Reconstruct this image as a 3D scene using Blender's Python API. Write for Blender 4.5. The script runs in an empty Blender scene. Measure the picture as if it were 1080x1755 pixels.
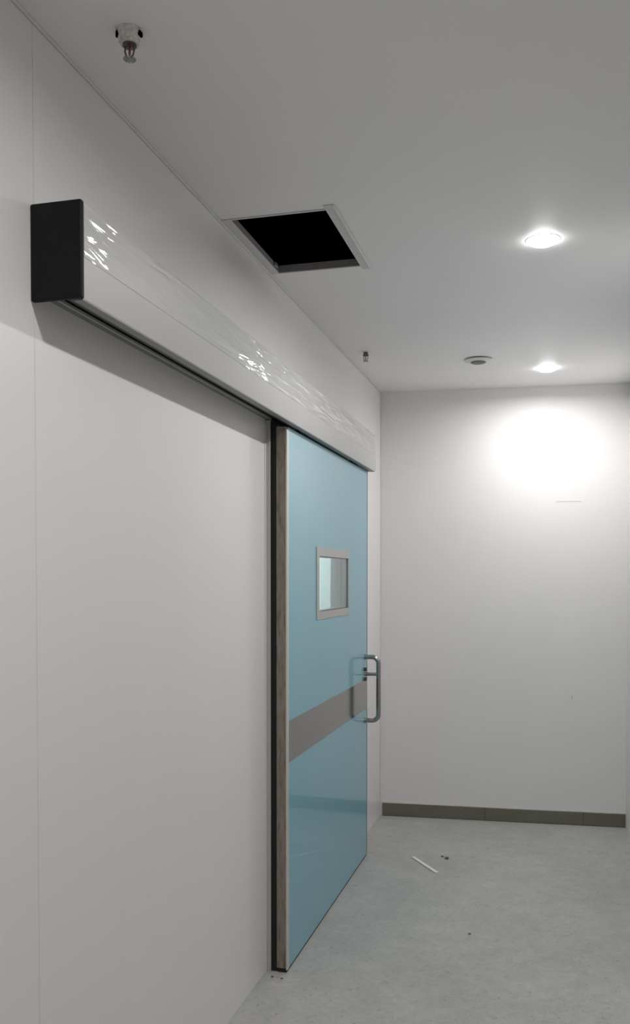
import bpy, bmesh, math, random
from mathutils import Vector, Matrix
random.seed(7)
S = bpy.context.scene
COL = S.collection
PI = math.pi

# ------------------------------------------------------------------ camera
H_CAM, H_CEIL = 1.545, 2.735
cam = bpy.data.cameras.new('camera')
co = bpy.data.objects.new('camera', cam)
COL.objects.link(co)
psi, pit = math.radians(14.812), math.radians(1.4)
fwd = Vector((-math.sin(psi) * math.cos(pit), math.cos(psi) * math.cos(pit), -math.sin(pit)))
rgt = Vector((math.cos(psi), math.sin(psi), 0))
upv = rgt.cross(fwd)
m = Matrix((rgt, upv, -fwd)).transposed().to_4x4()
m.translation = (0, 0, H_CAM)
co.matrix_world = m
cam.sensor_fit = 'VERTICAL'
cam.sensor_height = 36
cam.lens = 36 * 1550 / 1755
cam.shift_y = 0.08569
cam.clip_start = 0.02
S.camera = co

# ------------------------------------------------------------------ world, exposure
w = bpy.data.worlds.new('world')
S.world = w
w.use_nodes = True
w.node_tree.nodes['Background'].inputs[0].default_value = (0.0, 0.0, 0.0, 1)
w.node_tree.nodes['Background'].inputs[1].default_value = 0
S.view_settings.view_transform = 'Standard'
S.view_settings.look = 'None'
S.view_settings.gamma = 1
S.view_settings.use_curve_mapping = False
S.view_settings.exposure = 0.0

LAMP_W = [11.3, 9.3, 11.3, 11.3]   # watts of each downlight; the far one set lower to shrink its bright spot
LAMP_SPREAD = 172        # degrees
LAMP_COL = (1.0, 0.978, 0.955)
LAMP_X = -0.0455
LAMP_Y = [3.3153, 5.3356, 1.36, -0.66]
BEYOND_EMIT = 34.0

# ------------------------------------------------------------------ materials
def mat(name, col, rough=0.5, metal=0.0, var=0.0, vscale=6.0, bump=0.0, bscale=60.0,
        coat=0.0, coat_rough=0.1, emit=None, estr=0.0, trans=0.0, spec=0.5, stretch=None, ior=1.5):
    M = bpy.data.materials.new(name)
    M.use_nodes = True
    nt = M.node_tree
    b = nt.nodes['Principled BSDF']
    b.inputs['Base Color'].default_value = (*col, 1)
    b.inputs['Roughness'].default_value = rough
    b.inputs['Metallic'].default_value = metal
    b.inputs['Specular IOR Level'].default_value = spec
    b.inputs['Coat Weight'].default_value = coat
    b.inputs['Coat Roughness'].default_value = coat_rough
    b.inputs['Transmission Weight'].default_value = trans
    b.inputs['IOR'].default_value = ior
    if emit:
        b.inputs['Emission Color'].default_value = (*emit, 1)
        b.inputs['Emission Strength'].default_value = estr
    tc = nt.nodes.new('ShaderNodeTexCoord')
    src = tc.outputs['Object']
    if stretch:
        mp = nt.nodes.new('ShaderNodeMapping')
        mp.inputs['Scale'].default_value = stretch
        nt.links.new(src, mp.inputs['Vector'])
        src = mp.outputs['Vector']
    if var:
        n = nt.nodes.new('ShaderNodeTexNoise')
        n.inputs['Scale'].default_value = vscale
        n.inputs['Detail'].default_value = 5
        n.inputs['Roughness'].default_value = 0.6
        nt.links.new(src, n.inputs['Vector'])
        r = nt.nodes.new('ShaderNodeValToRGB')
        r.color_ramp.elements[0].position = 0.3
        r.color_ramp.elements[1].position = 0.7
        r.color_ramp.elements[0].color = (*[max(0, c * (1 - var)) for c in col], 1)
        r.color_ramp.elements[1].color = (*[min(1, c * (1 + var)) for c in col], 1)
        nt.links.new(n.outputs['Fac'], r.inputs['Fac'])
        nt.links.new(r.outputs['Color'], b.inputs['Base Color'])
    if bump:
        n2 = nt.nodes.new('ShaderNodeTexNoise')
        n2.inputs['Scale'].default_value = bscale
        n2.inputs['Detail'].default_value = 3
        nt.links.new(src, n2.inputs['Vector'])
        bp = nt.nodes.new('ShaderNodeBump')
        bp.inputs['Strength'].default_value = 1.0
        bp.inputs['Distance'].default_value = bump
        nt.links.new(n2.outputs['Fac'], bp.inputs['Height'])
        nt.links.new(bp.outputs['Normal'], b.inputs['Normal'])
    return M

WALLC = (0.80, 0.79, 0.79)
m_panel = mat('white_wall_panel', WALLC, 0.38, var=0.012, vscale=1.5)
m_plain = mat('white_paint', WALLC, 0.55, var=0.02, vscale=2.0)
m_ceil = mat('ceiling_paint', (0.88, 0.875, 0.875), 0.5, var=0.015, vscale=1.5)
m_bead = mat('white_bead', (0.74, 0.73, 0.72), 0.35)
m_caulk = mat('cream_caulk', (0.55, 0.52, 0.45), 0.7, var=0.1, vscale=30)
m_tile = mat('olive_grey_tile', (0.155, 0.150, 0.118), 0.35, var=0.10, vscale=9)
m_teal = mat('teal_door_skin', (0.185, 0.44, 0.54), 0.34, coat=0.55, coat_rough=0.035)
m_steel = mat('brushed_steel_band', (0.34, 0.325, 0.305), 0.10, 0.92, stretch=(1, 0.05, 1), var=0.05, vscale=60)
m_frame = mat('satin_window_frame', (0.52, 0.515, 0.49), 0.35, 0.6)
m_chrome = mat('handle_steel', (0.40, 0.375, 0.345), 0.2, 1.0)
m_edge = mat('aluminium_edge', (0.66, 0.66, 0.63), 0.35, 0.4)
m_jamb = mat('jamb_aluminium', (0.52, 0.51, 0.50), 0.45, 0.1)
m_black = mat('black_plastic', (0.006, 0.006, 0.006), 0.55, spec=0.25, bump=0.0004, bscale=250)
m_dark = mat('void_shade_black', (0.002, 0.002, 0.002), 0.9, spec=0.0)  # near-black colour stands in for the shade inside unlit recesses
m_rail = mat('grey_rail', (0.26, 0.26, 0.25), 0.45, 0.3)
m_raildark = mat('dark_rail', (0.07, 0.07, 0.068), 0.5, 0.3)
m_rubber_shade = mat('rubber_and_gap_shade', (0.012, 0.012, 0.012), 0.8)  # rubber of the sole seal; also paints the shade in the door gap
m_glass = mat('window_glass', (0.92, 0.98, 0.97), 0.0, trans=1.0, ior=1.45)
m_lampring = mat('lamp_ring', (0.8, 0.8, 0.8), 0.4)
m_lamp = mat('lamp_diffuser', (0.9, 0.9, 0.9), 0.4, emit=(1.0, 0.98, 0.96), estr=32.0)
m_det = mat('detector_white', (0.72, 0.72, 0.69), 0.4)
m_detdark = mat('detector_grille', (0.16, 0.155, 0.15), 0.6)
m_brass = mat('dull_brass', (0.16, 0.13, 0.12), 0.4, 0.8, var=0.3, vscale=90)
m_cup = mat('dusty_white_cup', (0.66, 0.645, 0.60), 0.6, var=0.3, vscale=110)
m_bulb = mat('red_bulb', (0.28, 0.05, 0.04), 0.15)
m_zinc = mat('grey_zinc', (0.35, 0.34, 0.35), 0.4, 0.6, var=0.3, vscale=120)
m_strip = mat('white_offcut', (0.80, 0.78, 0.76), 0.5)
m_crumb = mat('dark_crumb', (0.12, 0.11, 0.11), 0.8)
m_hatch = mat('hatch_frame', (0.66, 0.65, 0.64), 0.45)
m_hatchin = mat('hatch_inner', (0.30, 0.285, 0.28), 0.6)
m_beyond = mat('pale_room_paint', (0.72, 0.78, 0.78), 0.6)
m_panel_light = mat('panel_light', (0.9, 0.9, 0.9), 0.5, emit=(0.80, 0.97, 1.0), estr=BEYOND_EMIT)

# floor: pale self-levelled screed with clouds, dust and pits
m_floor = bpy.data.materials.new('screed_floor')
m_floor.use_nodes = True
nt = m_floor.node_tree
b = nt.nodes['Principled BSDF']
b.inputs['Roughness'].default_value = 0.55
b.inputs['Specular IOR Level'].default_value = 0.3
tc = nt.nodes.new('ShaderNodeTexCoord')
def noise(sc, det, rgh=0.6):
    n = nt.nodes.new('ShaderNodeTexNoise')
    n.inputs['Scale'].default_value = sc
    n.inputs['Detail'].default_value = det
    n.inputs['Roughness'].default_value = rgh
    nt.links.new(tc.outputs['Object'], n.inputs['Vector'])
    return n
def ramp(fac, p0, c0, p1, c1):
    r = nt.nodes.new('ShaderNodeValToRGB')
    r.color_ramp.elements[0].position = p0
    r.color_ramp.elements[1].position = p1
    r.color_ramp.elements[0].color = (*c0, 1)
    r.color_ramp.elements[1].color = (*c1, 1)
    nt.links.new(fac, r.inputs['Fac'])
    return r
def mixc(a, bb, fac=None, mode='MULTIPLY', f=1.0):
    x = nt.nodes.new('ShaderNodeMix')
    x.data_type = 'RGBA'
    x.blend_type = mode
    x.inputs['Factor'].default_value = f
    nt.links.new(a, x.inputs['A'])
    nt.links.new(bb, x.inputs['B'])
    return x
r1 = ramp(noise(1.6, 4).outputs['Fac'], 0.3, (0.40, 0.405, 0.385), 0.72, (0.49, 0.49, 0.48))
r2 = ramp(noise(9, 6, 0.7).outputs['Fac'], 0.30, (0.88, 0.88, 0.88), 0.62, (1, 1, 1))
r3 = ramp(noise(75, 3, 0.6).outputs['Fac'], 0.27, (0.55, 0.55, 0.55), 0.37, (1, 1, 1))
r4 = ramp(noise(38, 6, 0.75).outputs['Fac'], 0.35, (0.90, 0.90, 0.90), 0.65, (1.04, 1.04, 1.04))
x1 = mixc(r1.outputs['Color'], r2.outputs['Color'])
x2 = mixc(x1.outputs['Result'], r3.outputs['Color'])
x3 = mixc(x2.outputs['Result'], r4.outputs['Color'])
nt.links.new(x3.outputs['Result'], b.inputs['Base Color'])
bp = nt.nodes.new('ShaderNodeBump')
bp.inputs['Distance'].default_value = 0.0012
bp.inputs['Strength'].default_value = 0.7
nt.links.new(noise(45, 6, 0.7).outputs['Fac'], bp.inputs['Height'])
nt.links.new(bp.outputs['Normal'], b.inputs['Normal'])

# back wall: paint with two small scuffs (real wear, fixed in the wall's own coordinates)
m_back = mat('back_wall_paint', WALLC, 0.6, var=0.015, vscale=1.5)

# door edge: raw steel profile with glue and rust smears
m_raw = bpy.data.materials.new('raw_door_edge')
m_raw.use_nodes = True
nt = m_raw.node_tree
b = nt.nodes['Principled BSDF']
b.inputs['Roughness'].default_value = 0.65
tc = nt.nodes.new('ShaderNodeTexCoord')
mp = nt.nodes.new('ShaderNodeMapping')
mp.inputs['Scale'].default_value = (40, 20, 7)
nt.links.new(tc.outputs['Object'], mp.inputs['Vector'])
n = nt.nodes.new('ShaderNodeTexNoise')
n.inputs['Scale'].default_value = 1.6
n.inputs['Detail'].default_value = 8
n.inputs['Roughness'].default_value = 0.7
nt.links.new(mp.outputs['Vector'], n.inputs['Vector'])
r = nt.nodes.new('ShaderNodeValToRGB')
e = r.color_ramp.elements
e[0].position, e[0].color = 0.28, (0.10, 0.075, 0.058, 1)
e[1].position, e[1].color = 0.72, (0.34, 0.31, 0.29, 1)
q = r.color_ramp.elements.new(0.46)
q.color = (0.25, 0.205, 0.165, 1)
nt.links.new(n.outputs['Fac'], r.inputs['Fac'])
nt.links.new(r.outputs['Color'], b.inputs['Base Color'])

# operator cover: white lacquer under a loose glossy protective film
m_cover = mat('white_cover', (0.60, 0.60, 0.595), 0.5, spec=0.3)
m_film = bpy.data.materials.new('glossy_protective_film')
m_film.use_nodes = True
nt = m_film.node_tree
b = nt.nodes['Principled BSDF']
b.inputs['Base Color'].default_value = (0.54, 0.54, 0.535, 1)
b.inputs['Roughness'].default_value = 0.45
b.inputs['Coat Weight'].default_value = 1.0
b.inputs['Coat Roughness'].default_value = 0.025
b.inputs['Coat IOR'].default_value = 1.6
tc = nt.nodes.new('ShaderNodeTexCoord')
mp = nt.nodes.new('ShaderNodeMapping')
mp.inputs['Scale'].default_value = (1, 4.0, 34)
nt.links.new(tc.outputs['Object'], mp.inputs['Vector'])
n = nt.nodes.new('ShaderNodeTexNoise')
n.inputs['Scale'].default_value = 1.0
n.inputs['Detail'].default_value = 1.8
n.inputs['Distortion'].default_value = 0.6
nt.links.new(mp.outputs['Vector'], n.inputs['Vector'])
bp = nt.nodes.new('ShaderNodeBump')
bp.inputs['Distance'].default_value = 0.0072
nt.links.new(n.outputs['Fac'], bp.inputs['Height'])
nt.links.new(bp.outputs['Normal'], b.inputs['Coat Normal'])

# ------------------------------------------------------------------ helpers
def box(bm, x0, x1, y0, y1, z0, z1, bev=0.0, seg=2):
    vs = [bm.verts.new((x, y, z)) for x in (x0, x1) for y in (y0, y1) for z in (z0, z1)]
    F = [(0, 1, 3, 2), (4, 6, 7, 5), (0, 4, 5, 1), (2, 3, 7, 6), (0, 2, 6, 4), (1, 5, 7, 3)]
    fs = [bm.faces.new([vs[i] for i in f]) for f in F]
    if bev:
        es = list({e for f in fs for e in f.edges})
        bmesh.ops.bevel(bm, geom=es, offset=bev, segments=seg, affect='EDGES', profile=0.5)

def BX(*a, **k):
    bm = bmesh.new()
    box(bm, *a, **k)
    return bm

def frame(axis, a0, a1, b0, b1, ia0, ia1, ib0, ib1, t0, t1):
    """plate with one rectangular hole, watertight. axis = thickness axis (0 = x, 2 = z)."""
    bm = bmesh.new()
    def P(a, bb, t):
        return (t, a, bb) if axis == 0 else (a, bb, t)
    o = [(a0, b0), (a1, b0), (a1, b1), (a0, b1)]
    i = [(ia0, ib0), (ia1, ib0), (ia1, ib1), (ia0, ib1)]
    O0 = [bm.verts.new(P(*p, t0)) for p in o]
    O1 = [bm.verts.new(P(*p, t1)) for p in o]
    I0 = [bm.verts.new(P(*p, t0)) for p in i]
    I1 = [bm.verts.new(P(*p, t1)) for p in i]
    for k in range(4):
        j = (k + 1) % 4
        bm.faces.new((O0[k], O0[j], I0[j], I0[k]))
        bm.faces.new((O1[k], I1[k], I1[j], O1[j]))
        bm.faces.new((O0[k], O1[k], O1[j], O0[j]))
        bm.faces.new((I0[k], I0[j], I1[j], I1[k]))
    return bm

def lathe(prof, seg=32, bm=None, c=(0, 0, 0)):
    bm = bm or bmesh.new()
    rings = []
    for r, z in prof:
        if r < 1e-6:
            rings.append([bm.verts.new((c[0], c[1], c[2] + z))])
        else:
            rings.append([bm.verts.new((c[0] + r * math.cos(2 * PI * k / seg), c[1] + r * math.sin(2 * PI * k / seg), c[2] + z)) for k in range(seg)])
    for A, B in zip(rings, rings[1:]):
        for k in range(seg):
            j = (k + 1) % seg
            if len(A) == 1 and len(B) == 1:
                continue
            if len(A) == 1:
                bm.faces.new((A[0], B[j], B[k]))
            elif len(B) == 1:
                bm.faces.new((A[k], A[j], B[0]))
            else:
                bm.faces.new((A[k], A[j], B[j], B[k]))
    return bm

def tube(pts, rad, seg=14, bm=None):
    bm = bm or bmesh.new()
    pts = [Vector(p) for p in pts]
    rings = []
    ref = None
    for i, p in enumerate(pts):
        d = ((pts[min(i + 1, len(pts) - 1)] - pts[max(i - 1, 0)])).normalized()
        if ref is None:
            ref = d.orthogonal().normalized()
        ref = (ref - d * ref.dot(d)).normalized()
        s = d.cross(ref)
        rings.append([bm.verts.new(p + (ref * math.cos(2 * PI * k / seg) + s * math.sin(2 * PI * k / seg)) * rad) for k in range(seg)])
    for A, B in zip(rings, rings[1:]):
        for k in range(seg):
            j = (k + 1) % seg
            bm.faces.new((A[k], A[j], B[j], B[k]))
    bm.faces.new(rings[0][::-1])
    bm.faces.new(rings[-1])
    return bm

def loc_of(o):
    v = Vector((0, 0, 0))
    while o:
        v += o.location
        o = o.parent
    return v

def obj(name, bm, material, parent=None, smooth=False, at=None, **props):
    """link bm (world coordinates, or local when at is given) as one mesh object."""
    bmesh.ops.recalc_face_normals(bm, faces=bm.faces)
    base = Vector(at) if at is not None else (loc_of(parent) if parent else Vector((0, 0, 0)))
    if at is None:
        if parent is None:
            lo = Vector([min(v.co[k] for v in bm.verts) for k in range(3)])
            hi = Vector([max(v.co[k] for v in bm.verts) for k in range(3)])
            base = Vector(((lo.x + hi.x) / 2, (lo.y + hi.y) / 2, lo.z))
        for v in bm.verts:
            v.co -= base
    me = bpy.data.meshes.new(name)
    bm.to_mesh(me)
    bm.free()
    if smooth:
        for p in me.polygons:
            p.use_smooth = True
        try:
            me.set_sharp_from_angle(angle=math.radians(35))
        except Exception:
            pass
    me.materials.append(material)
    o = bpy.data.objects.new(name, me)
    COL.objects.link(o)
    if parent:
        o.parent = parent
        if at is not None:
            o.location = base - loc_of(parent)
    else:
        o.location = base
    for k, v in props.items():
        o[k] = v
    return o

def thing(name, loc, label=None, category=None, group=None, kind=None):
    o = bpy.data.objects.new(name, None)
    COL.objects.link(o)
    o.location = loc
    o.empty_display_size = 0.05
    for k, v in (('label', label), ('category', category), ('group', group), ('kind', kind)):
        if v:
            o[k] = v
    return o

# ------------------------------------------------------------------ setting
WX, WT = -1.086, 0.116           # face and thickness of the left wall
ZC = H_CEIL
YN, YS = -2.2, 3.3               # near wall, where the corridor narrows
XR, XW = 0.438, 1.8              # narrow right wall, wide right wall
SK = 0.067                       # the back wall is a little out of square
def yb(x):
    return 5.765 + SK * (x - WX)

obj('floor', BX(-4.2, XW + 0.1, YN - 0.1, 7.2, -0.1, 0.0), m_floor, kind='structure',
    label='pale grey unfinished screed floor', )
HX0, HX1, HY0, HY1 = -1.047, -0.722, 2.866, 3.405
# ceiling slab with the open hatch hole
obj('ceiling', frame(2, -4.2, XW + 0.1, YN - 0.1, 7.2, HX0, HX1, HY0, HY1, ZC, ZC + 0.02), m_ceil, kind='structure',
    label='smooth white painted ceiling')
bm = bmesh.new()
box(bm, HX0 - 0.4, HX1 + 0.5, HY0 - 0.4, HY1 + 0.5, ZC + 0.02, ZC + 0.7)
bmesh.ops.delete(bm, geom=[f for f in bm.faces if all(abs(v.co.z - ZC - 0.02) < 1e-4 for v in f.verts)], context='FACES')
obj('ceiling_void', bm, m_dark, kind='structure', label='black box standing in for the unlit space above the open hatch')  # darkness of the unlit void is put into the colour

# left wall: two sandwich panels with a fine joint, door opening in the second
OY0, OY1, OZ = 3.41, 4.86, 2.10
wl = thing('wall_left', (WX, 1.7, 0), label='white panelled left wall with the door opening', kind='structure')
obj('panel', BX(WX - WT, WX, YN, 1.7420, 0, ZC, bev=0.0012, seg=1), m_panel, wl)
bm = bmesh.new()
Y1 = yb(WX) + 0.02
pts = [(1.7437, 0), (OY0, 0), (OY0, OZ), (OY1, OZ), (OY1, 0), (Y1, 0), (Y1, ZC), (1.7437, ZC)]
A = [bm.verts.new((WX, y, z)) for y, z in pts]
B = [bm.verts.new((WX - WT, y, z)) for y, z in pts]
bm.faces.new(A)
bm.faces.new(B[::-1])
for k in range(len(pts)):
    j = (k + 1) % len(pts)
    bm.faces.new((A[k], B[k], B[j], A[j]))
obj('panel', bm, m_panel, wl)
obj('joint_filler', BX(WX - 0.02, WX - 0.0005, 1.7419, 1.7438, 0, ZC), m_bead, wl)

def slanted(x0, x1, off0, off1, z0, z1, bev=0.0):
    """a box that runs along the slightly skewed back wall."""
    bm = bmesh.new()
    box(bm, x0, x1, off0, off1, z0, z1, bev=bev, seg=1)
    for v in bm.verts:
        v.co.y += yb(v.co.x)
    return bm
bw = obj('wall_back', slanted(WX - 0.05, XR + 0.06, 0.0, 0.08, 0, ZC), m_back, kind='structure',
         label='white end wall with a lamp glare near its top')
obj('wall_right', BX(XR, XR + 0.1, YS, yb(XR) + 0.1, 0, ZC), m_plain, kind='structure', label='white wall at the far right edge')
obj('wall_right_return', BX(XR + 0.1, XW, YS, YS + 0.1, 0, ZC), m_plain, kind='structure', label='white return wall out of view')
obj('wall_far_right', BX(XW, XW + 0.1, YN, YS + 0.1, 0, ZC), m_plain, kind='structure', label='white wall on the right out of view')
obj('wall_near', BX(WX - 0.05, XW + 0.1, YN - 0.1, YN, 0, ZC), m_plain, kind='structure', label='white wall behind the viewer')

# scuffs and hairline marks on the end wall: thin chips of filler
def wallmark(x, z, wdt, hgt, mt):
    return obj('scuff', slanted(x - wdt / 2, x + wdt / 2, -0.0012, 0.002, z - hgt / 2, z + hgt / 2), mt, bw)
m_scuff = mat('filler_scuff', (0.56, 0.55, 0.54), 0.8)
wallmark(0.1128, 0.80, 0.006, 0.022, m_scuff)
wallmark(0.088, 0.822, 0.010, 0.006, m_bead)
wallmark(0.084, 2.018, 0.15, 0.0022, m_scuff)

# bead along the ceiling line, bead in the corner
obj('trim_1', BX(WX, WX + 0.006, YN, yb(WX) - 0.002, ZC - 0.006, ZC, bev=0.0015, seg=1), m_bead, kind='structure',
    label='thin white bead along the ceiling edge')
obj('trim_2', BX(WX, WX + 0.007, yb(WX) - 0.006, yb(WX) + 0.0005, 0, ZC - 0.006, bev=0.002), m_bead, kind='structure',
    label='thin white bead in the far corner')

# tile skirting at the foot of the end wall
bb = thing('baseboard_back', (-0.3, yb(-0.3), 0), label='dark olive grey tile skirting along the end wall', kind='structure')
for x0, x1 in ((-1.0695, -0.4175), (-0.415, 0.1825), (0.1855, XR - 0.004)):
    obj('tile', slanted(x0, x1, -0.011, 0.0, 0.003, 0.083, bev=0.0012), m_tile, bb)
obj('caulk', slanted(-1.072, XR - 0.002, -0.009, 0.0, 0.083, 0.0875, bev=0.001), m_caulk, bb)
obj('grout', slanted(-1.068, XR - 0.005, -0.008, 0.0, 0.0, 0.083), m_crumb, bb)

# room behind the door, seen through its little window
bm = bmesh.new()
box(bm, -4.1, WX - WT, 1.2, 6.9, 0.0, ZC)
bmesh.ops.delete(bm, geom=[f for f in bm.faces if f.calc_center_median().x > WX - WT - 0.01 or f.calc_center_median().z < 0.01], context='FACES')
obj('wall_beyond', bm, m_beyond, kind='structure', label='pale walls of the room behind the door')
cl = thing('ceiling_light', (-2.4, 5.9, ZC), label='cool white panel light in the room behind the door', category='light')
obj('housing', frame(2, -2.75, -2.05, 5.2, 6.6, -2.7, -2.1, 5.25, 6.55, ZC - 0.03, ZC - 0.001), m_bead, cl)
obj('diffuser', BX(-2.7, -2.1, 5.25, 6.55, ZC - 0.022, ZC - 0.015), m_panel_light, cl)

# frame of the door opening
df = thing('trim_3', (WX, 4.13, 0), label='aluminium frame around the sliding door opening', kind='structure')
obj('jamb', BX(WX - 0.06, WX + 0.020, 3.352, 3.412, 0.0, 2.155, bev=0.0015), m_jamb, df)
obj('jamb', BX(WX - 0.06, WX + 0.020, 4.858, 4.888, 0.0, 2.10, bev=0.0015), m_jamb, df)
obj('head', BX(WX - 0.06, WX + 0.016, 3.413, 4.857, 2.06, 2.12, bev=0.0015), m_jamb, df)
obj('gap_shade_strip', BX(WX + 0.0205, -1.044, 3.360, 3.380, 0.002, 2.15), m_rubber_shade, df, label='black strip standing in for the shade in the door gap')  # added black strip, paints the shade between jamb and door
obj('bead', BX(WX, WX + 0.004, 3.340, 3.352, 0.0, 2.14, bev=0.001), m_bead, df)

# ------------------------------------------------------------------ sliding door
DX, DT = -1.0, 0.042
DY0, DY1, DZ0, DZ1 = 3.373, 4.905, 0.010, 2.128
WY0, WY1, WZ0, WZ1 = 3.842, 4.421, 1.395, 1.640
door = thing('door_1', (DX - DT / 2, (DY0 + DY1) / 2, 0), label='teal sliding door with steel band and small window', kind='structure')
obj('leaf', frame(0, DY0, DY1, DZ0, DZ1, WY0, WY1, WZ0, WZ1, DX - DT + 0.004, DX), m_teal, door)
obj('edge_profile', BX(DX - DT, DX - 0.0045, DY0 - 0.019, DY0, DZ0 + 0.006, DZ1, bev=0.001, seg=1), m_raw, door)
obj('edge_strip', BX(DX - 0.0045, DX + 0.0015, DY0 - 0.019, DY0 + 0.004, DZ0, DZ1 - 0.01, bev=0.0006, seg=1), m_edge, door, label='thin pale aluminium edge strip')
obj('edge_strip', BX(DX - DT + 0.004, DX + 0.0015, DY1, DY1 + 0.006, DZ0, DZ1), m_rail, door, label='dark far edge strip')
obj('sole_seal', BX(DX - DT + 0.003, DX - 0.002, DY0 - 0.017, DY1, 0.001, DZ0 + 0.006), m_rubber_shade, door, label='black rubber seal along the foot')
obj('steel_band', BX(DX, DX + 0.0015, DY0 + 0.004, DY1, 0.822, 0.985), m_steel, door, label='brushed steel protection band')
vw = obj('window_frame', frame(0, 3.802, 4.447, 1.361, 1.680, WY0, WY1, WZ0, WZ1, DX, DX + 0.004), m_frame, door)
obj('pane', BX(DX - 0.006, DX - 0.002, WY0, WY1, WZ0, WZ1), m_glass, vw, label='front glass pane')
obj('pane', BX(DX - DT + 0.006, DX - DT + 0.010, WY0, WY1, WZ0, WZ1), m_glass, vw, label='rear glass pane')
obj('spacer', frame(0, WY0, WY1, WZ0, WZ1, WY0 + 0.004, WY1 - 0.004, WZ0 + 0.004, WZ1 - 0.004, DX - DT + 0.010, DX - 0.006), m_frame, vw, label='grey spacer between the panes')

# pull handle
HYc, HT, HB, HM, SO = 4.845, 1.112, 0.764, 1.018, 0.077
hd = thing('handle', (0, 0, 0))
hd.parent = door
hd.location = Vector((DX, HYc, HB)) - loc_of(door)
R0 = 0.036
P = [(DX, HYc, HT), (DX + SO - R0, HYc, HT)]
for k in range(1, 9):
    a = PI / 2 * k / 8
    P.append((DX + SO - R0 + R0 * math.sin(a), HYc, HT - R0 + R0 * math.cos(a)))
P.append((DX + SO, HYc, HB + R0))
for k in range(1, 9):
    a = PI / 2 * k / 8
    P.append((DX + SO - R0 + R0 * math.cos(a), HYc, HB + R0 - R0 * math.sin(a)))
P.append((DX, HYc, HB))
obj('grip', tube(P, 0.0125, 16), m_chrome, hd, smooth=True)
obj('bracket', tube([(DX, HYc, HM), (DX + SO, HYc, HM)], 0.0095, 14), m_chrome, hd, smooth=True)
for z, rr in ((HT, 0.016), (HB, 0.016)):
    obj('rosette', tube([(DX, HYc, z), (DX + 0.006, HYc, z)], rr, 20), m_chrome, hd, smooth=True)
for dz in (0.026, -0.026):
    obj('bolt', tube([(DX, HYc - 0.01, HM + dz), (DX + 0.012, HYc - 0.01, HM + dz)], 0.011, 12), m_raildark, hd, smooth=True)

# ------------------------------------------------------------------ operator cover above the door
FX = -0.967
CY0, CY1, CZ0, CZ1 = 1.740, 4.968, 2.1365, 2.340
op = thing('door_operator', ((WX + FX) / 2, (CY0 + CY1) / 2, CZ0),
           'long white sliding door operator box with black end cap on the left wall', 'operator')
# cover: front sheet with a rounded top edge, top and a turned-in bottom lip (open underneath)
bm = bmesh.new()
prof = [(WX + 0.002, CZ1), (FX - 0.006, CZ1), (FX - 0.002, CZ1 - 0.0015), (FX, CZ1 - 0.006), (FX - 0.001, CZ0 + 0.004), (FX - 0.003, CZ0),
        (FX - 0.024, CZ0), (FX - 0.024, CZ0 + 0.004), (FX - 0.007, CZ0 + 0.004), (FX - 0.006, CZ1 - 0.007), (FX - 0.009, CZ1 - 0.004), (WX + 0.002, CZ1 - 0.004)]
A = [bm.verts.new((x, CY0 + 0.003, z)) for x, z in prof]
B = [bm.verts.new((x, CY1, z)) for x, z in prof]
for k in range(len(prof)):
    j = (k + 1) % len(prof)
    bm.faces.new((A[k], A[j], B[j], B[k]))
bm.faces.new(A[::-1])
bm.faces.new(B)
obj('cover', bm, m_cover, op, smooth=True)
obj('protective_film', BX(FX - 0.003, FX + 0.0004, CY0 + 0.004, CY1 - 0.02, CZ0 + 0.088, CZ1 - 0.008), m_film, op, label='glossy rippled protective film on the upper front')
obj('end_cap', BX(WX, FX + 0.0015, CY0 - 0.012, CY0 + 0.003, CZ0 - 0.0015, CZ1 + 0.0015, bev=0.004, seg=3), m_black, op, smooth=True, label='black plastic end cap')
obj('end_cap', BX(WX, FX + 0.001, CY1, CY1 + 0.006, CZ0 - 0.001, CZ1 + 0.001, bev=0.001, seg=1), m_bead, op, label='white far end cap')
obj('bottom_lip', BX(FX - 0.026, FX - 0.003, CY0 + 0.004, CY1 - 0.002, CZ0 - 0.003, CZ0, bev=0.0008, seg=1), m_rail, op, label='grey lower lip')
obj('track', BX(-1.062, -0.993, CY0 + 0.01, CY1 - 0.01, 2.168, 2.2), m_rail, op, label='dark running track')
obj('back_plate', BX(WX, WX + 0.012, CY0 + 0.004, CY1 - 0.004, 2.16, 2.33), m_raildark, op, label='dark back plate')
obj('wall_flange', BX(WX, WX + 0.024, CY0 + 0.004, 3.350, 2.1575, 2.160), m_rail, op, label='grey wall flange')
obj('flange_edge', BX(WX + 0.022, WX + 0.026, CY0 + 0.004, 3.350, 2.1545, 2.163, bev=0.001, seg=1), m_frame, op, label='pale flange edge')
for y in (3.65, 4.65):
    hg = obj('hanger', BX(-1.030, -1.012, y - 0.06, y + 0.06, DZ1, 2.168, bev=0.002, seg=1), m_raildark, op)

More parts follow.
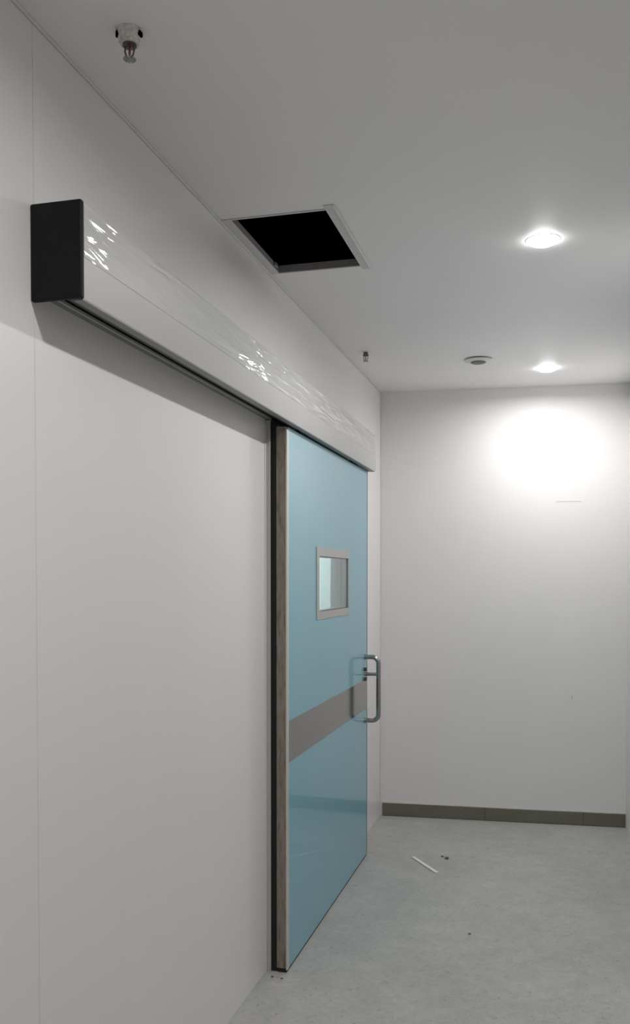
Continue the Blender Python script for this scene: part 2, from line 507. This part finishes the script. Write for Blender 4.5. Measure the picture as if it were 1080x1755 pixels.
# ------------------------------------------------------------------ ceiling fittings
def downlight(x, y, label, watts):
    t = thing('downlight', (x, y, ZC), label, 'light', 'recessed ceiling downlights')
    if downlight.first is None:
        a = obj('ring', lathe([(0.0515, -0.0002), (0.060, -0.0002), (0.0595, -0.0012), (0.0525, -0.0022), (0.0515, -0.0022), (0.0515, -0.0002)], 40), m_lampring, t, smooth=True, at=(x, y, ZC))
        pr = [(0.0512, -0.0005)] + [(0.051 * math.cos(u), -0.002 - 0.019 * math.sin(u)) for u in [PI / 2 * k / 8 for k in range(9)]]  # dome bulge shaped to imitate the bloom around the lamp
        d = obj('diffuser', lathe(pr[:-1] + [(0, -0.021)], 40), m_lamp, t, smooth=True, at=(x, y, ZC))
        downlight.first = (a, d)
    else:
        for s in downlight.first:
            c = s.copy()
            COL.objects.link(c)
            c.parent = t
    la = bpy.data.lights.new('downlight_lamp', 'AREA')
    la.shape = 'DISK'
    la.size = 0.085
    la.energy = watts
    la.color = LAMP_COL
    la.spread = math.radians(LAMP_SPREAD)
    lo = bpy.data.objects.new('downlight_lamp', la)
    COL.objects.link(lo)
    lo.parent = t
    lo.location = (0, 0, -0.0225)
    return t
downlight.first = None
downlight(LAMP_X, LAMP_Y[0], 'larger nearer lit round downlight in the open ceiling', LAMP_W[0])
downlight(LAMP_X, LAMP_Y[1], 'smaller lit round downlight close to the end wall', LAMP_W[1])
downlight(LAMP_X, LAMP_Y[2], 'lit round downlight just above the viewer, out of view', LAMP_W[2])
downlight(LAMP_X, LAMP_Y[3], 'lit round downlight behind the viewer, out of view', LAMP_W[3])

# open access hatch
hx = thing('access_hatch', ((HX0 + HX1) / 2, (HY0 + HY1) / 2, ZC), 'white metal frame of the open black ceiling hatch beside the left wall', 'hatch')
def hbox(name, mt, *a, **k):
    return obj(name, BX(*a, **k), mt, hx)
hbox('flange', m_hatch, HX0 - 0.034, HX0, HY0 - 0.008, HY1 + 0.008, ZC - 0.003, ZC - 0.0002, bev=0.0008, seg=1)
hbox('flange', m_hatch, HX1, HX1 + 0.031, HY0 - 0.036, HY1 + 0.038, ZC - 0.003, ZC - 0.0002, bev=0.0008, seg=1)
hbox('flange', m_hatch, HX0, HX1, HY0 - 0.008, HY0, ZC - 0.003, ZC - 0.0002, bev=0.0008, seg=1)
hbox('flange', m_hatch, HX0, HX1, HY1, HY1 + 0.008, ZC - 0.003, ZC - 0.0002, bev=0.0008, seg=1)
hbox('outer_bead', m_bead, HX1 + 0.031, HX1 + 0.036, HY0 - 0.036, HY1 + 0.038, ZC - 0.008, ZC - 0.0002, bev=0.001, seg=1)
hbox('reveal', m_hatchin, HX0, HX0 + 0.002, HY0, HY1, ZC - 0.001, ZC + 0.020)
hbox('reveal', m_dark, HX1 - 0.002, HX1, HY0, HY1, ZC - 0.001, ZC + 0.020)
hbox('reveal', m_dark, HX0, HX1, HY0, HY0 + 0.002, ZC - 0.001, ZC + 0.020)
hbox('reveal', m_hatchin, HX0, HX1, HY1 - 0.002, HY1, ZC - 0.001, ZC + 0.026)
hbox('latch', m_rail, HX0 + 0.002, HX0 + 0.012, HY1 - 0.075, HY1 - 0.045, ZC + 0.004, ZC + 0.016, bev=0.001, seg=1)

# near sprinkler with a dusty recessed cup
def sprinkler(x, y, z0, s, parent, cm):
    def q(prof): return [(r * s, z * s) for r, z in prof]
    def at(): return (x, y, z0)
    obj('thread', lathe(q([(0, 0.004), (0.011, 0.004), (0.011, -0.008), (0.0145, -0.009), (0.0145, -0.013), (0.009, -0.015), (0, -0.015)]), 18), cm, parent, smooth=True, at=at())
    for sg in (-1, 1):
        pts = [(sg * 0.0095 * s, 0, -0.012 * s), (sg * 0.0105 * s, 0, -0.022 * s), (sg * 0.008 * s, 0, -0.031 * s), (sg * 0.002 * s, 0, -0.038 * s)]
        obj('frame_arm', tube(pts, 0.0018 * s, 8), cm, parent, smooth=True, at=at())
    obj('bulb', lathe(q([(0, -0.014), (0.002, -0.016), (0.0024, -0.022), (0.0024, -0.028), (0.0014, -0.034), (0, -0.036)]), 12), m_bulb, parent, smooth=True, at=at(), label='red glass bulb')
    bm = lathe(q([(0, -0.0375), (0.004, -0.0375), (0.006, -0.0395), (0.006, -0.0405), (0, -0.041)]), 18)
    for k in range(12):                                   # toothed deflector
        a = 2 * PI * k / 12
        c, sn = math.cos(a), math.sin(a)
        vs = []
        for rr, tt, zz in ((0.0055, -0.0011, -0.0396), (0.0055, 0.0011, -0.0396), (0.0135, 0.0022, -0.0386), (0.0135, -0.0022, -0.0386)):
            vs.append((rr * c - tt * sn, rr * sn + tt * c, zz))
        up = [bm.verts.new((vx * s, vy * s, vz * s)) for vx, vy, vz in vs]
        dn = [bm.verts.new((vx * s, vy * s, (vz - 0.0012) * s)) for vx, vy, vz in vs]
        bm.faces.new(up)
        bm.faces.new(dn[::-1])
        for i in range(4):
            j = (i + 1) % 4
            bm.faces.new((up[i], dn[i], dn[j], up[j]))
    obj('deflector', bm, m_zinc, parent, at=at(), label='toothed grey deflector')

SX, SY = -0.903, 1.832
sp = thing('sprinkler_head', (SX, SY, ZC), 'near ceiling sprinkler with dusty white slotted cup, above the black end cap', 'sprinkler', 'ceiling sprinklers')
cup = obj('cup', lathe([(0.0235, -0.0002), (0.031, -0.0002), (0.0315, -0.002), (0.0290, -0.003), (0.0272, -0.009), (0.0232, -0.022), (0.0205, -0.0270), (0.0150, -0.0278), (0.0150, -0.025), (0.0185, -0.021), (0.0235, -0.0002)], 40), m_cup, sp, smooth=True, at=(SX, SY, ZC), label='dusty white slotted cup')
for k, a in enumerate((-0.35, PI + 0.35, PI / 2)):
    c, sn = math.cos(a + psi), math.sin(a + psi)
    bm = bmesh.new()
    box(bm, 0.0225, 0.0296, -0.0075, 0.0075, -0.0150, -0.0035, bev=0.0022)
    for v in bm.verts:
        px, py = v.co.x, v.co.y
        v.co.x = px * c - py * sn
        v.co.y = px * sn + py * c
    obj('slot', bm, m_dark, cup, at=(SX, SY, ZC))
sprinkler(SX, SY, ZC - 0.018, 1.05, sp, m_brass)

TX, TY = -0.9704, 4.7192
sp2 = thing('sprinkler_head', (TX, TY, ZC), 'small bare dark sprinkler hanging from the ceiling above the door', 'sprinkler', 'ceiling sprinklers')
sprinkler(TX, TY, ZC - 0.004, 1.08, sp2, m_brass)

# ceiling detector
DXc, DYc = -0.4074, 5.0267
sd = thing('smoke_detector', (DXc, DYc, ZC), 'round white ceiling detector with grey centre beside the far downlight', 'detector')
at = (DXc, DYc, ZC)
obj('base_plate', lathe([(0, -0.0002), (0.060, -0.0002), (0.062, -0.003), (0.058, -0.004), (0, -0.004)], 40), m_detdark, sd, smooth=True, at=at, label='base plate coloured dark for the shade under the rim')  # dark colour paints the shade in the gap below the ceiling
obj('body', lathe([(0, -0.004), (0.073, -0.004), (0.0765, -0.006), (0.0755, -0.0085), (0.062, -0.012), (0.048, -0.015), (0.0425, -0.0155), (0, -0.0155)], 48), m_det, sd, smooth=True, at=at)
obj('grille', lathe([(0, -0.0155), (0.0415, -0.0155), (0.0410, -0.018), (0.036, -0.0205), (0, -0.021)], 40), m_detdark, sd, smooth=True, at=at, label='grey recessed centre')

# ------------------------------------------------------------------ bits on the floor
def rot_box(cx, cy, L, W, T, ang, z0=0.0005):
    bm = bmesh.new()
    box(bm, -L / 2, L / 2, -W / 2, W / 2, 0, T, bev=min(W, T) * 0.15, seg=1)
    c, s = math.cos(ang), math.sin(ang)
    for v in bm.verts:
        x, y = v.co.x, v.co.y
        v.co = Vector((cx + x * c - y * s, cy + x * s + y * c, v.co.z + z0))
    return bm
a0, a1 = Vector((-0.7436, 4.9279)), Vector((-0.5827, 4.6955))
dv = a1 - a0
obj('plastic_strip', rot_box(*((a0 + a1) / 2), dv.length, 0.019, 0.007, math.atan2(dv.y, dv.x), 0.0), m_strip,
    label='thin white plastic offcut strip lying on the grey floor', category='strip')
def chip(cx, cy, r, label):
    bm = bmesh.new()
    bmesh.ops.create_icosphere(bm, subdivisions=1, radius=r)
    for v in bm.verts:
        v.co = Vector((cx + v.co.x * random.uniform(0.7, 1.5), cy + v.co.y * random.uniform(0.5, 1.2), max(0, v.co.z * 0.5 + r * 0.42)))
    return obj('debris_chip', bm, m_crumb, label=label, category='debris', group='dark chips on the floor')
chip(-0.590, 4.985, 0.008, 'tiny dark chip right of the white strip, farther of its pair')
chip(-0.560, 4.955, 0.013, 'dark chip right of the white strip, nearer of its pair')
chip(-0.345, 3.925, 0.006, 'dark chip alone in the middle of the open floor')
bm = bmesh.new()
for k in range(420):
    x, y = random.uniform(-1.06, 0.7), 2.6 + 3.0 * random.random() ** 2.2
    if x < -0.95 and 3.3 < y < 4.95 or x > XR - 0.02 and y > YS - 0.05:
        continue
    r = random.uniform(0.0010, 0.0026)
    vs = [bm.verts.new((x + r * random.uniform(0.6, 1.4) * math.cos(t), y + r * random.uniform(0.6, 1.4) * math.sin(t), 0.0)) for t in (0.3, 2.4, 4.4)]
    tp = bm.verts.new((x, y, r * random.uniform(0.5, 1.0)))
    bm.faces.new(vs)
    for i in range(3):
        bm.faces.new((vs[i], vs[(i + 1) % 3], tp))
obj('grit', bm, mat('grit_grey', (0.2, 0.195, 0.19), 0.9), kind='stuff', label='fine grit scattered over the screed floor', category='grit')
# small crumbs at the foot of the door edge
for i, (x, y, r) in enumerate(((-1.045, 3.305, 0.006), (-1.005, 3.30, 0.005))):
    chip(x, y, r, ['dark crumb at the foot of the door edge, nearer the wall', 'dark crumb at the foot of the door edge, nearer the open floor'][i])
